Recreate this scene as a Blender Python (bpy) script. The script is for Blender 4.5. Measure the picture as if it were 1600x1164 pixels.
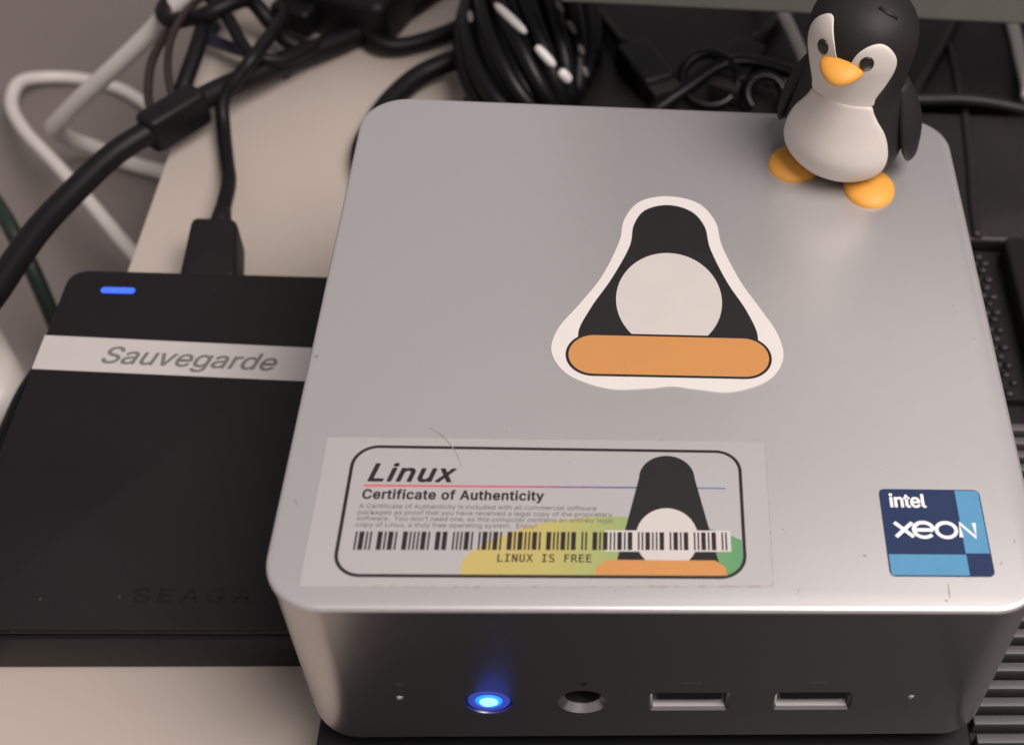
import bpy, bmesh, math, os, random
from mathutils import Vector, Matrix

random.seed(7)
SC = bpy.context.scene
for o in list(bpy.data.objects):
    bpy.data.objects.remove(o)
C = SC.collection
MM = 0.001                                   # every shape below is written in millimetres

# ------------------------------------------------------------------ camera, light, exposure
cam_d = bpy.data.cameras.new('camera')
cam = bpy.data.objects.new('camera', cam_d)
C.objects.link(cam)
PITCH, YAW, ROLL = 0.870787, 0.153411, 0.137214
fwd = Vector((math.sin(YAW) * math.cos(PITCH), math.cos(YAW) * math.cos(PITCH), -math.sin(PITCH)))
rgt = Vector((math.cos(YAW), -math.sin(YAW), 0))
upv = rgt.cross(fwd)
rgt, upv = math.cos(ROLL) * rgt + math.sin(ROLL) * upv, -math.sin(ROLL) * rgt + math.cos(ROLL) * upv
M = Matrix((rgt, upv, -fwd)).transposed().to_4x4()
M.translation = Vector((-8.226, -160.57, 234.75)) * MM
cam.matrix_world = M
cam_d.sensor_width = 36
cam_d.lens = 36 * 2057.98 / 1600
cam_d.shift_x = -(1165.76 - 800) / 1600
cam_d.shift_y = (608.79 - 582) / 1600
cam_d.clip_start = 0.005
cam_d.clip_end = 20
cam_d.dof.use_dof = True
cam_d.dof.focus_distance = 0.235
cam_d.dof.aperture_fstop = 18
SC.camera = cam

world = bpy.data.worlds.new('World')
SC.world = world
world.use_nodes = True
bg = world.node_tree.nodes['Background']
bg.inputs[0].default_value = (1.0, 0.925, 0.905, 1)
bg.inputs[1].default_value = 0.255

def area(name, loc, target, size, power, col):
    d = bpy.data.lights.new(name, 'AREA')
    d.shape = 'DISK'
    d.size = size
    d.energy = power
    d.color = col
    o = bpy.data.objects.new(name, d)
    C.objects.link(o)
    o.location = Vector(loc) * MM
    o.rotation_euler = (Vector(target) * MM - o.location).to_track_quat('-Z', 'Y').to_euler()
    return o
area('ceiling_lamp', (400, -230, 940), (0, 20, 0), 0.65, 12.8, (1.0, 0.915, 0.875))

SC.view_settings.view_transform = 'Standard'
SC.view_settings.look = 'None'
SC.view_settings.exposure = 0.18
SC.view_settings.gamma = 1
SC.view_settings.use_curve_mapping = False

# ------------------------------------------------------------------ materials
MATS = {}
def mat(name, col, rough=0.5, metal=0.0, noise=0.0, nscale=400, bump=0.0, bscale=3000, emit=None, estr=0,
        coat=0.0, spec=0.5, rvar=0.0, sss=0.0):
    m = bpy.data.materials.new(name)
    m.use_nodes = True
    nt = m.node_tree
    p = nt.nodes['Principled BSDF']
    p.inputs['Base Color'].default_value = (*col, 1)
    p.inputs['Roughness'].default_value = rough
    p.inputs['Metallic'].default_value = metal
    p.inputs['Specular IOR Level'].default_value = spec
    p.inputs['Coat Weight'].default_value = coat
    p.inputs['Coat Roughness'].default_value = 0.2
    if emit:
        p.inputs['Emission Color'].default_value = (*emit, 1)
        p.inputs['Emission Strength'].default_value = estr
    tc = nt.nodes.new('ShaderNodeTexCoord')
    if noise or rvar:
        n = nt.nodes.new('ShaderNodeTexNoise')
        n.inputs['Scale'].default_value = nscale
        n.inputs['Detail'].default_value = 5
        nt.links.new(tc.outputs['Object'], n.inputs['Vector'])
        if noise:
            mx = nt.nodes.new('ShaderNodeMix')
            mx.data_type = 'RGBA'
            mx.inputs[6].default_value = (*[c * (1 - noise) for c in col], 1)
            mx.inputs[7].default_value = (*[min(1, c * (1 + noise)) for c in col], 1)
            nt.links.new(n.outputs[0], mx.inputs[0])
            nt.links.new(mx.outputs[2], p.inputs['Base Color'])
        if rvar:
            mr = nt.nodes.new('ShaderNodeMapRange')
            mr.inputs[1].default_value = 0.3
            mr.inputs[2].default_value = 0.7
            mr.inputs[3].default_value = rough - rvar
            mr.inputs[4].default_value = rough + rvar
            nt.links.new(n.outputs[0], mr.inputs[0])
            nt.links.new(mr.outputs[0], p.inputs['Roughness'])
    if bump:
        b = nt.nodes.new('ShaderNodeBump')
        b.inputs['Strength'].default_value = bump
        b.inputs['Distance'].default_value = 0.0001
        n2 = nt.nodes.new('ShaderNodeTexNoise')
        n2.inputs['Scale'].default_value = bscale
        n2.inputs['Detail'].default_value = 3
        nt.links.new(tc.outputs['Object'], n2.inputs['Vector'])
        nt.links.new(n2.outputs[0], b.inputs['Height'])
        nt.links.new(b.outputs[0], p.inputs['Normal'])
    MATS[name] = m
    return m

def ramp_mat(name, x0, x1, stops, rough=0.4, coat=0.0):
    """printed ink that runs from one colour to another along object X (mm)"""
    m = mat(name, stops[0][1], rough)
    nt = m.node_tree
    p = nt.nodes['Principled BSDF']
    tc = nt.nodes['Texture Coordinate']
    sx = nt.nodes.new('ShaderNodeSeparateXYZ')
    mr = nt.nodes.new('ShaderNodeMapRange')
    mr.inputs[1].default_value = x0 * MM
    mr.inputs[2].default_value = x1 * MM
    cr = nt.nodes.new('ShaderNodeValToRGB')
    el = cr.color_ramp.elements
    el[0].position, el[0].color = stops[0][0], (*stops[0][1], 1)
    el[1].position, el[1].color = stops[-1][0], (*stops[-1][1], 1)
    for pos, c in stops[1:-1]:
        e = el.new(pos)
        e.color = (*c, 1)
    nt.links.new(tc.outputs['Object'], sx.inputs[0])
    nt.links.new(sx.outputs[0], mr.inputs[0])
    nt.links.new(mr.outputs[0], cr.inputs[0])
    nt.links.new(cr.outputs[0], p.inputs['Base Color'])
    return m

def specks(m, col, scale, thr, amount=0.8):
    """small dirt specks sprinkled over a material"""
    nt = m.node_tree
    p = nt.nodes['Principled BSDF']
    tc = nt.nodes['Texture Coordinate']
    vo = nt.nodes.new('ShaderNodeTexVoronoi')
    vo.inputs['Scale'].default_value = scale
    nz = nt.nodes.new('ShaderNodeTexNoise')
    nz.inputs['Scale'].default_value = scale * 0.21
    nz.inputs['Detail'].default_value = 4
    nt.links.new(tc.outputs['Object'], vo.inputs['Vector'])
    nt.links.new(tc.outputs['Object'], nz.inputs['Vector'])
    lt = nt.nodes.new('ShaderNodeMath')
    lt.operation = 'LESS_THAN'
    lt.inputs[1].default_value = thr
    nt.links.new(vo.outputs['Distance'], lt.inputs[0])
    gt = nt.nodes.new('ShaderNodeMath')
    gt.operation = 'GREATER_THAN'
    gt.inputs[1].default_value = 0.60
    nt.links.new(nz.outputs[0], gt.inputs[0])
    mu = nt.nodes.new('ShaderNodeMath')
    mu.operation = 'MULTIPLY'
    nt.links.new(lt.outputs[0], mu.inputs[0])
    nt.links.new(gt.outputs[0], mu.inputs[1])
    m2 = nt.nodes.new('ShaderNodeMath')
    m2.operation = 'MULTIPLY'
    m2.inputs[1].default_value = amount
    nt.links.new(mu.outputs[0], m2.inputs[0])
    mx = nt.nodes.new('ShaderNodeMix')
    mx.data_type = 'RGBA'
    src = p.inputs['Base Color']
    if src.links:
        nt.links.new(src.links[0].from_socket, mx.inputs[6])
    else:
        mx.inputs[6].default_value = src.default_value[:]
    mx.inputs[7].default_value = (*col, 1)
    nt.links.new(m2.outputs[0], mx.inputs[0])
    nt.links.new(mx.outputs[2], p.inputs['Base Color'])

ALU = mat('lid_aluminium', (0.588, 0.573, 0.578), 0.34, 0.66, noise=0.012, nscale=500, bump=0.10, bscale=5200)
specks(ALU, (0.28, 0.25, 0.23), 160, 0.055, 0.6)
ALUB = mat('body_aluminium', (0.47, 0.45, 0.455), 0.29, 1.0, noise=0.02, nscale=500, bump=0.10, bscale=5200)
FILM = mat('clear_film', (0.615, 0.598, 0.60), 0.37, 0.60, noise=0.012, nscale=500, bump=0.12, bscale=3000)
specks(FILM, (0.35, 0.30, 0.28), 210, 0.05, 0.5)
BLACKP = mat('black_plastic', (0.005, 0.0048, 0.006), 0.48, spec=0.25, noise=0.25, nscale=120, bump=0.2, bscale=2500)
GLOSSB = mat('glossy_black', (0.003, 0.003, 0.0045), 0.28, spec=0.22, noise=0.2, nscale=90)
PORTB = mat('port_black', (0.006, 0.006, 0.006), 0.6, noise=0.2, nscale=300)
HDDM = mat('drive_plastic', (0.0065, 0.0046, 0.0058), 0.55, spec=0.3, noise=0.12, nscale=40, bump=0.35, bscale=2600, rvar=0.08)
specks(HDDM, (0.10, 0.09, 0.085), 190, 0.05, 0.35)
HDDG = mat('drive_gloss', (0.006, 0.005, 0.006), 0.45, spec=0.3, noise=0.1, nscale=80)
CABLEB = mat('black_cable', (0.005, 0.0045, 0.006), 0.48, spec=0.22, noise=0.3, nscale=150, bump=0.25, bscale=1500)
CABLEN = mat('brown_black_cable', (0.020, 0.011, 0.009), 0.45, noise=0.3, nscale=150)
CABLEU = mat('navy_cable', (0.018, 0.02, 0.045), 0.5, noise=0.3, nscale=150)
CABLEG = mat('green_black_cable', (0.008, 0.018, 0.012), 0.45, noise=0.3, nscale=150)
CABLEW = mat('white_cable', (0.70, 0.65, 0.62), 0.45, noise=0.06, nscale=120)
WHITEP = mat('white_plastic', (0.60, 0.56, 0.53), 0.42, noise=0.05, nscale=60)
CREAMP = mat('cream_plastic', (0.50, 0.44, 0.36), 0.45, noise=0.05, nscale=60)
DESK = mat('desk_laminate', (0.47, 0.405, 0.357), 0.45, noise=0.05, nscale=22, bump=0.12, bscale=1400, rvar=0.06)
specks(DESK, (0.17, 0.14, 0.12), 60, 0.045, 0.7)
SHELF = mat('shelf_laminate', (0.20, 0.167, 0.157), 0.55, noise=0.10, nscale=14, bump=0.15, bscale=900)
CASEG = mat('case_grey', (0.017, 0.014, 0.015), 0.45, spec=0.3, noise=0.25, nscale=60, bump=0.25, bscale=2200)
CASED = mat('case_dark', (0.010, 0.0085, 0.009), 0.45, spec=0.28, noise=0.25, nscale=80, bump=0.25, bscale=2200)
SLATM = mat('slat_grey', (0.075, 0.072, 0.074), 0.45, noise=0.25, nscale=180, bump=0.3, bscale=1800)
MONM = mat('monitor_grey', (0.22, 0.215, 0.19), 0.5, noise=0.12, nscale=70, bump=0.2, bscale=2600)
SCRM = mat('screen_glass', (0.02, 0.02, 0.022), 0.25, noise=0.05, nscale=40)
INK = mat('black_ink', (0.018, 0.012, 0.012), 0.42, noise=0.3, nscale=900)
INKG = mat('grey_ink', (0.12, 0.10, 0.10), 0.5, noise=0.2, nscale=1200)
TAPE = mat('label_tape', (0.47, 0.44, 0.43), 0.45, noise=0.04, nscale=150)
TAPET = mat('tape_text', (0.15, 0.14, 0.138), 0.5, noise=0.1, nscale=600)
VINYL = mat('white_vinyl', (0.62, 0.585, 0.565), 0.42, noise=0.03, nscale=200, bump=0.1, bscale=1200)
VINYLB = mat('vinyl_black', (0.014, 0.013, 0.014), 0.38, noise=0.2, nscale=300)
VINYLO = mat('vinyl_orange', (0.50, 0.228, 0.073), 0.42, noise=0.04, nscale=200)
VINYLC = mat('vinyl_cream', (0.51, 0.475, 0.455), 0.42, noise=0.04, nscale=200)
NAVY = mat('badge_navy', (0.016, 0.030, 0.085), 0.3, noise=0.15, nscale=300)
SKYB = mat('badge_blue', (0.085, 0.26, 0.43), 0.32, noise=0.08, nscale=300)
BADGEW = mat('badge_white', (0.74, 0.74, 0.75), 0.35)
BRED = mat('ink_red', (0.6, 0.08, 0.1), 0.45)
DUST = mat('edge_dust', (0.30, 0.265, 0.25), 0.8, noise=0.3, nscale=2000)
HAIR = mat('hair_scratch', (0.30, 0.25, 0.23), 0.6)
PBLACK = mat('figurine_black', (0.015, 0.0125, 0.0135), 0.58, spec=0.28, noise=0.2, nscale=200, bump=0.3, bscale=1600)
PWHITE = mat('figurine_white', (0.60, 0.545, 0.50), 0.6, noise=0.03, nscale=150, bump=0.2, bscale=1500)
PORANGE = mat('figurine_orange', (0.70, 0.32, 0.045), 0.55, noise=0.06, nscale=200, bump=0.2, bscale=1500)
PEYE = mat('figurine_eye', (0.012, 0.008, 0.006), 0.3)
HUBM = mat('hub_black', (0.004, 0.004, 0.005), 0.38, spec=0.2, noise=0.3, nscale=80, bump=0.3, bscale=500)
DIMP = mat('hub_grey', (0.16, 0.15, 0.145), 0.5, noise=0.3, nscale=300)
MARKM = mat('faint_mark', (0.10, 0.095, 0.095), 0.5, 0.5)
LEDW = mat('power_led', (0.1, 0.3, 0.9), 0.3, emit=(0.055, 0.28, 1.0), estr=8)
LEDB = mat('power_led_rim', (0.05, 0.15, 0.8), 0.3, emit=(0.008, 0.13, 1.0), estr=2.6)
RINGB = mat('halo_ring', (0.10, 0.14, 0.5), 0.35, 0.0, emit=(0.012, 0.05, 0.75), estr=0.2)  # weak blue emission imitates the bloom around the power light
LEDH = mat('drive_led', (0.05, 0.1, 0.6), 0.3, emit=(0.02, 0.105, 1.0), estr=0.95)
STEEL = mat('port_steel', (0.66, 0.63, 0.62), 0.4, 0.35, noise=0.1, nscale=300)
BLOB = ramp_mat('ink_yellow_green', -31, 13, [(0, (0.44, 0.35, 0.12)), (0.30, (0.40, 0.35, 0.12)), (0.62, (0.21, 0.32, 0.13)), (1, (0.09, 0.25, 0.12))])
RULE = ramp_mat('ink_red_blue', -47, 10, [(0, (0.55, 0.10, 0.10)), (0.40, (0.48, 0.09, 0.14)), (0.58, (0.20, 0.09, 0.28)), (0.75, (0.06, 0.09, 0.30)), (1, (0.10, 0.17, 0.36))])

# ------------------------------------------------------------------ helpers
def tag(o, label=None, cat=None, group=None, kind=None):
    if label: o['label'] = label
    if cat: o['category'] = cat
    if group: o['group'] = group
    if kind: o['kind'] = kind
    return o

def empty(name, loc, label, cat, group=None, rz=0):
    o = bpy.data.objects.new(name, None)
    o.empty_display_size = 0.01
    C.objects.link(o)
    o.location = Vector(loc) * MM
    o.rotation_euler = (0, 0, rz)
    return tag(o, label, cat, group)

def obj(name, bm, m, parent=None, smooth=False, angle=None, org=None):
    """bm is in mm in world coordinates; the mesh origin is put at org (mm) when given, else at the parent's base"""
    me = bpy.data.meshes.new(name)
    bmesh.ops.recalc_face_normals(bm, faces=bm.faces)
    bm.to_mesh(me)
    bm.free()
    me.materials.append(m)
    o = bpy.data.objects.new(name, me)
    C.objects.link(o)
    off = Vector((0, 0, 0))
    if parent is not None:
        o.parent = parent
    if org is not None:
        off = Vector(org)
        if parent is None:
            o.location = off * MM
        else:
            o.location = off * MM
    me.transform(Matrix.Scale(MM, 4) @ Matrix.Translation(-off))
    if smooth:
        for p in me.polygons:
            p.use_smooth = True
        if angle:
            me.set_sharp_from_angle(angle=math.radians(angle))
    return o

def rr(w, d, r, n=8, cx=0, cy=0):
    pts = []
    for sx, sy, a0 in ((1, -1, -90), (1, 1, 0), (-1, 1, 90), (-1, -1, 180)):
        for i in range(n + 1):
            a = math.radians(a0 + 90 * i / n)
            pts.append((cx + sx * (w / 2 - r) + r * math.cos(a), cy + sy * (d / 2 - r) + r * math.sin(a)))
    return pts

def loops(bm, rings, cap0=True, cap1=True):
    vs = [[bm.verts.new(p) for p in ring] for ring in rings]
    n = len(vs[0])
    for a, b in zip(vs, vs[1:]):
        for i in range(n):
            bm.faces.new((a[i], a[(i + 1) % n], b[(i + 1) % n], b[i]))
    if cap0: bm.faces.new(vs[0][::-1])
    if cap1: bm.faces.new(vs[-1])
    return bm

def rbox(x0, x1, y0, y1, z0, z1, r=3, e=0.8, n=6, eb=None):
    """box with rounded vertical corners and a rolled top and bottom edge"""
    eb = e if eb is None else eb
    w, d, cx, cy = x1 - x0, y1 - y0, (x0 + x1) / 2, (y0 + y1) / 2
    rings = []
    k = 4
    for i in range(k + 1):
        a = math.pi / 2 * i / k
        ins = eb * (1 - math.sin(a)); z = z0 + eb * (1 - math.cos(a))
        rings.append([(x, y, z) for x, y in rr(w - 2 * ins, d - 2 * ins, max(r - ins, .05), n, cx, cy)])
    for i in range(k + 1):
        a = math.pi / 2 * i / k
        ins = e * (1 - math.cos(a)); z = z1 - e * (1 - math.sin(a))
        rings.append([(x, y, z) for x, y in rr(w - 2 * ins, d - 2 * ins, max(r - ins, .05), n, cx, cy)])
    return loops(bmesh.new(), rings)

def box(bm, x0, x1, y0, y1, z0, z1):
    v = [bm.verts.new(p) for p in ((x0, y0, z0), (x1, y0, z0), (x1, y1, z0), (x0, y1, z0), (x0, y0, z1), (x1, y0, z1), (x1, y1, z1), (x0, y1, z1))]
    for f in ((3, 2, 1, 0), (4, 5, 6, 7), (0, 1, 5, 4), (1, 2, 6, 5), (2, 3, 7, 6), (3, 0, 4, 7)):
        bm.faces.new([v[i] for i in f])
    return bm

def bevel(bm, w, seg=2):
    bmesh.ops.bevel(bm, geom=bm.edges[:], offset=w, segments=seg, affect='EDGES', profile=0.5)
    return bm

def prism(pts, z0, z1):
    return loops(bmesh.new(), [[(x, y, z0) for x, y in pts], [(x, y, z1) for x, y in pts]])

def catmull(P, sub=8, closed=False):
    P = [Vector(p) for p in P]
    out = []
    n = len(P)
    rng = range(n) if closed else range(n - 1)
    for i in rng:
        p0 = P[(i - 1) % n] if closed or i > 0 else P[0] * 2 - P[1]
        p1, p2 = P[i], P[(i + 1) % n]
        p3 = P[(i + 2) % n] if closed or i + 2 < n else P[-1] * 2 - P[-2]
        for k in range(sub):
            t = k / sub
            out.append(0.5 * ((2 * p1) + (p2 - p0) * t + (2 * p0 - 5 * p1 + 4 * p2 - p3) * t * t + (3 * p1 - p0 - 3 * p2 + p3) * t ** 3))
    if not closed:
        out.append(P[-1])
    return out

def tube(bm, path, rad, n=12, closed=False):
    """rad is a number or a list along the path"""
    path = [Vector(p) for p in path]
    m = len(path)
    rads = rad if isinstance(rad, (list, tuple)) else [rad] * m
    nrm = None
    rings = []
    for i, p in enumerate(path):
        if closed:
            t = path[(i + 1) % m] - path[i - 1]
        else:
            t = path[min(i + 1, m - 1)] - path[max(i - 1, 0)]
        t.normalize()
        if nrm is None:
            nrm = t.orthogonal().normalized()
        nrm = (nrm - t * nrm.dot(t)).normalized()
        b = t.cross(nrm)
        rings.append([bm.verts.new(p + (nrm * math.cos(2 * math.pi * k / n) + b * math.sin(2 * math.pi * k / n)) * rads[i]) for k in range(n)])
    pairs = list(zip(rings, rings[1:])) + ([(rings[-1], rings[0])] if closed else [])
    for a, b in pairs:
        for k in range(n):
            bm.faces.new((a[k], a[(k + 1) % n], b[(k + 1) % n], b[k]))
    if not closed:
        bm.faces.new(rings[0][::-1]); bm.faces.new(rings[-1])
    return bm

def cyl_y(bm, x, z, r0, r1, y0, y1, n=40, cap=True):
    a = [bm.verts.new((x + r0 * math.cos(2 * math.pi * k / n), y0, z + r0 * math.sin(2 * math.pi * k / n))) for k in range(n)]
    b = [bm.verts.new((x + r1 * math.cos(2 * math.pi * k / n), y1, z + r1 * math.sin(2 * math.pi * k / n))) for k in range(n)]
    for k in range(n):
        bm.faces.new((a[k], a[(k + 1) % n], b[(k + 1) % n], b[k]))
    if cap:
        bm.faces.new(a[::-1]); bm.faces.new(b)
    return bm

def ellipsoid(bm, c, ax, nu=32, nv=18, M3=None):
    rings = []
    for j in range(1, nv):
        ph = math.pi * j / nv
        rings.append([(math.sin(ph) * math.cos(2 * math.pi * i / nu), math.sin(ph) * math.sin(2 * math.pi * i / nu), -math.cos(ph)) for i in range(nu)])
    def tr(p):
        q = Vector((p[0] * ax[0], p[1] * ax[1], p[2] * ax[2]))
        if M3: q = M3 @ q
        return q + Vector(c)
    vs = [[bm.verts.new(tr(p)) for p in r] for r in rings]
    for a, b in zip(vs, vs[1:]):
        for i in range(nu):
            bm.faces.new((a[i], a[(i + 1) % nu], b[(i + 1) % nu], b[i]))
    lo, hi = bm.verts.new(tr((0, 0, -1))), bm.verts.new(tr((0, 0, 1)))
    for i in range(nu):
        bm.faces.new((lo, vs[0][(i + 1) % nu], vs[0][i])); bm.faces.new((hi, vs[-1][i], vs[-1][(i + 1) % nu]))
    return bm

def font(fn):
    try:
        return bpy.data.fonts.load(os.path.join(bpy.utils.resource_path('LOCAL'), 'datafiles', 'fonts', fn), check_existing=True)
    except Exception:
        return None
SANS, MONO = font('Inter.woff2'), font('DejaVuSansMono.woff2')     # fonts that ship with Blender; its own default if missing

def text(name, s, m, parent, x0, x1, y0, y1, z, h=0.03, shear=0.0, bold=0.0, spacing=1.0, org=None, fnt=None, fat=0.0):
    """lettering fitted to the box x0..x1 (mm) with its baseline at y0 and its tallest letter at y1"""
    cu = bpy.data.curves.new('t', 'FONT')
    cu.body = s
    cu.size = 10
    if (fnt or SANS):
        cu.font = fnt or SANS
    cu.shear = shear
    cu.offset = bold
    cu.space_character = spacing
    cu.resolution_u = 3
    t = bpy.data.objects.new('t', cu)
    C.objects.link(t)
    bpy.context.view_layer.update()
    me = bpy.data.meshes.new_from_object(t.evaluated_get(bpy.context.evaluated_depsgraph_get()))
    bpy.data.objects.remove(t)
    bpy.data.curves.remove(cu)
    bm = bmesh.new()
    bm.from_mesh(me)
    bpy.data.meshes.remove(me)
    xs = [v.co.x for v in bm.verts]
    top = max(v.co.y for v in bm.verts)
    sx = (x1 - x0) / (max(xs) - min(xs))
    sy = (y1 - y0) / top
    mn = min(xs)
    for v in bm.verts:
        v.co = Vector((x0 + (v.co.x - mn) * sx, y0 + v.co.y * sy, z))
    r = bmesh.ops.extrude_face_region(bm, geom=bm.faces[:])
    for g in r['geom']:
        if isinstance(g, bmesh.types.BMVert):
            g.co.z += h
    if fat:                                       # heavier weight: overlaid copies a hair apart
        base = bm.verts[:] + bm.edges[:] + bm.faces[:]
        for i, (ox, oy) in enumerate(((.5, 0), (1, 0), (.25, .35), (.75, .35), (.25, -.35), (.75, -.35))):
            d = bmesh.ops.duplicate(bm, geom=base)
            for g in d['geom']:
                if isinstance(g, bmesh.types.BMVert):
                    g.co += Vector((ox * fat, oy * fat, .0012 * (i + 1)))
    return obj(name, bm, m, parent, org=org)

def cut(o, cutters):
    """boolean difference, applied"""
    me_all = bmesh.new()
    for b in cutters:
        tmp = bpy.data.meshes.new('c')
        bmesh.ops.recalc_face_normals(b, faces=b.faces)
        b.to_mesh(tmp); b.free()
        me_all.from_mesh(tmp)
        bpy.data.meshes.remove(tmp)
    mc = bpy.data.meshes.new('cut'); me_all.to_mesh(mc); me_all.free()
    mc.transform(Matrix.Scale(MM, 4))
    oc = bpy.data.objects.new('cut', mc)
    C.objects.link(oc)
    md = o.modifiers.new('b', 'BOOLEAN')
    md.operation = 'DIFFERENCE'; md.solver = 'EXACT'; md.object = oc
    bpy.context.view_layer.update()
    me = bpy.data.meshes.new_from_object(o.evaluated_get(bpy.context.evaluated_depsgraph_get()))
    o.modifiers.clear()
    old = o.data
    o.data = me
    bpy.data.meshes.remove(old)
    bpy.data.objects.remove(oc)
    for p in me.polygons:
        p.use_smooth = True
    me.set_sharp_from_angle(angle=math.radians(32))

# ------------------------------------------------------------------ setting: desk and lower shelf
bm = bmesh.new()
box(bm, -124.6, 700, -400, 420, -18, 0)
bevel(bm, 0.7, 2)
desk = tag(obj('desk', bm, DESK, smooth=True, angle=40), 'cream white desk top under the hard drive', kind='structure')
bm = bmesh.new()
box(bm, -122, -104, -380, 420, -70, -18.2)
tag(obj('desk_side_panel', bm, DESK), 'cream side panel under the desk edge', kind='structure')
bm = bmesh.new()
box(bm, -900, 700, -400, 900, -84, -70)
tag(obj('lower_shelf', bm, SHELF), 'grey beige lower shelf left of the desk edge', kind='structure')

# ------------------------------------------------------------------ black vented case that carries the mini computer
TOPZ = 12.0
case = empty('vented_case', (60, 20, 0), 'flat black vented case with slats lying under the silver mini computer', 'case')
def cobj(name, bm, m, **k):
    o = obj(name, bm, m, case, **k)
    o.location = -case.location
    return o
bm = prism([(-59.4, -150), (230, -150), (230, 200), (-50, 200), (-50, 78), (-59.4, 78)], 0, 8.4)
cobj('base_shell', bm, CASED)
bm = bmesh.new()
loops(bm, [[(x, y, z) for x, y in rr(117.4, 227, 3, 5, -0.6, -36.4)] for z in (8.4, 11.6)] + [[(x, y, TOPZ) for x, y in rr(116.6, 226.2, 2.6, 5, -0.6, -36.4)]])
cobj('deck_plate', bm, BLACKP)
SY0, PER = -150.0, 3.66
nsl = int((22 - SY0) / PER)
slat_me = None
for i in range(nsl):
    y = SY0 + i * PER
    if y < -95:
        continue
    if slat_me is None:
        b = bmesh.new()
        box(b, 59.2, 226, 0, 1.95, 8.6, TOPZ)
        bevel(b, 0.35, 2)
        s0 = cobj('slat', b, SLATM, smooth=True, angle=40)
        slat_me = s0.data
        s = s0
    else:
        s = bpy.data.objects.new('slat', slat_me)
        C.objects.link(s)
        s.parent = case
    s.location = -case.location + Vector((0, y + random.uniform(-.06, .06), random.uniform(-.1, .05))) * MM
bm = bmesh.new()
box(bm, 59, 230, 24.5, 72, 8.5, 10.6)
cobj('mesh_tray', bm, CASED)
# woven mesh strip beside the lid: rows of small knots, one joined piece
bm = bmesh.new()
for j in range(17):
    for i in range(8):
        x = 61.5 + i * 2.75 + (1.3 if j % 2 else 0) + random.uniform(-.3, .3)
        y = 26.5 + j * 2.75 + random.uniform(-.3, .3)
        if x < 83:
            ellipsoid(bm, (x, y, 10.7), (1.35 + random.uniform(-.25, .25), 1.1 + random.uniform(-.2, .25), 0.9 + random.uniform(-.2, .3)), 8, 5)
ms = cobj('mesh_knots', bm, CASEG, smooth=True)
ms['kind'] = 'stuff'
cobj('raised_panel', rbox(86.0, 226, 22.5, 72, 8.6, 16.5, 2.0, 1.0), CASED, smooth=True, angle=40)
cobj('rear_panel', rbox(60, 228, 74.5, 124, 8.6, 12.6, 4.0, 1.2), CASEG, smooth=True, angle=40)
cobj('far_panel', rbox(72, 228, 130, 198, 8.6, 12.2, 3.0, 1.0), CASED, smooth=True, angle=40)
bm = bmesh.new()
tube(bm, catmull([(80.6, 75, 12.6), (81.6, 88, 12.7), (83.5, 104, 12.8), (85.2, 124, 12.6)], 8), 1.25, 10)
cobj('rail', bm, CASEG, smooth=True)
bm = bmesh.new()
tube(bm, catmull([(85.0, 131, 12.3), (85.6, 142, 12.5), (85.4, 156, 12.4)], 8), 1.2, 10)
cobj('rail', bm, CASEG, smooth=True)
bm = bmesh.new()
box(bm, 106, 109, 78, 123, 12.4, 13.6)
bevel(bm, .5, 2)
cobj('rib', bm, CASED, smooth=True, angle=40)

# ------------------------------------------------------------------ mini computer
W, D, LT = 120.0, 119.1, 61.2
pc = empty('mini_computer', (0, 0, TOPZ), 'silver aluminium mini computer with stickers on its lid and front ports', 'computer')
def pobj(name, bm, m, parent=None, **k):
    o = obj(name, bm, m, parent or pc, **k)
    o.location = -pc.location if parent is None else (0, 0, 0)
    return o
rings = []
BZ, BF = 14.6, 4.0
for i in range(9):
    a = math.pi / 2 * i / 8
    ins = BF * (1 - math.sin(a)) + .35
    rings.append([(x, y, BZ + BF * (1 - math.cos(a))) for x, y in rr(W - 2 * ins, D - 2 * ins, max(9.2 - ins, .5), 14)])
for z in (40.0, 59.6):
    rings.append([(x, y, z) for x, y in rr(W - .7, D - .7, 8.85, 14)])
rings.append([(x, y, 59.75) for x, y in rr(W - 1.6, D - 1.6, 8.4, 14)])
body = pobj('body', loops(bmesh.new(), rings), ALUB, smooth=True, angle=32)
rings = []
for z, ins in ((59.8, .55), (59.9, .25), (60.1, .06), (60.4, 0), (60.75, .05), (60.98, .2), (61.12, .45), (61.2, .85)):
    rings.append([(x, y, z) for x, y in rr(W - 2 * ins, D - 2 * ins, 9.2 - ins, 16)])
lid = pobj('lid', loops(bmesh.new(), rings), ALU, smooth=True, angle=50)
FY = -D / 2 + .35
# front openings
cuts = []
def chamfer_slot(cx, cz, w, h, ch, depth):
    b = bmesh.new()
    def ring(w, h, r, y): return [(x, y, z) for x, z in rr(w, h, r, 4, cx, cz)]
    loops(b, [ring(w + 2 * ch + .4, h + 2 * ch + .4, .9, FY - .2), ring(w, h, .5, FY + ch), ring(w, h, .5, FY + depth)])
    return b
USB = ((5.15, 30.55), (26.2, 30.6))
for ux, uz in USB:
    cuts.append(chamfer_slot(ux, uz, 12.5, 5.5, .45, 9.5))
JX, JZ = -12.75, 30.6
def jring(y, r): return [(JX + r * math.cos(2 * math.pi * k / 48), y, JZ + r * math.sin(2 * math.pi * k / 48)) for k in range(48)]
b = loops(bmesh.new(), [jring(FY - .1, 4.15), jring(FY + 1.3, 3.05), jring(FY + 10, 3.0)]); cuts.append(b)
BX, BZC = -28.2, 30.6
b = bmesh.new(); cyl_y(b, BX, BZC, 4.0, 3.75, FY - .1, FY + 1.4, 48); cuts.append(b)
for hx, hz in ((-42.5, 32.4), (43.0, 32.1)):
    b = bmesh.new(); cyl_y(b, hx, hz, .72, .5, FY - .1, FY + 1.5, 16); cuts.append(b)
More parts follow.
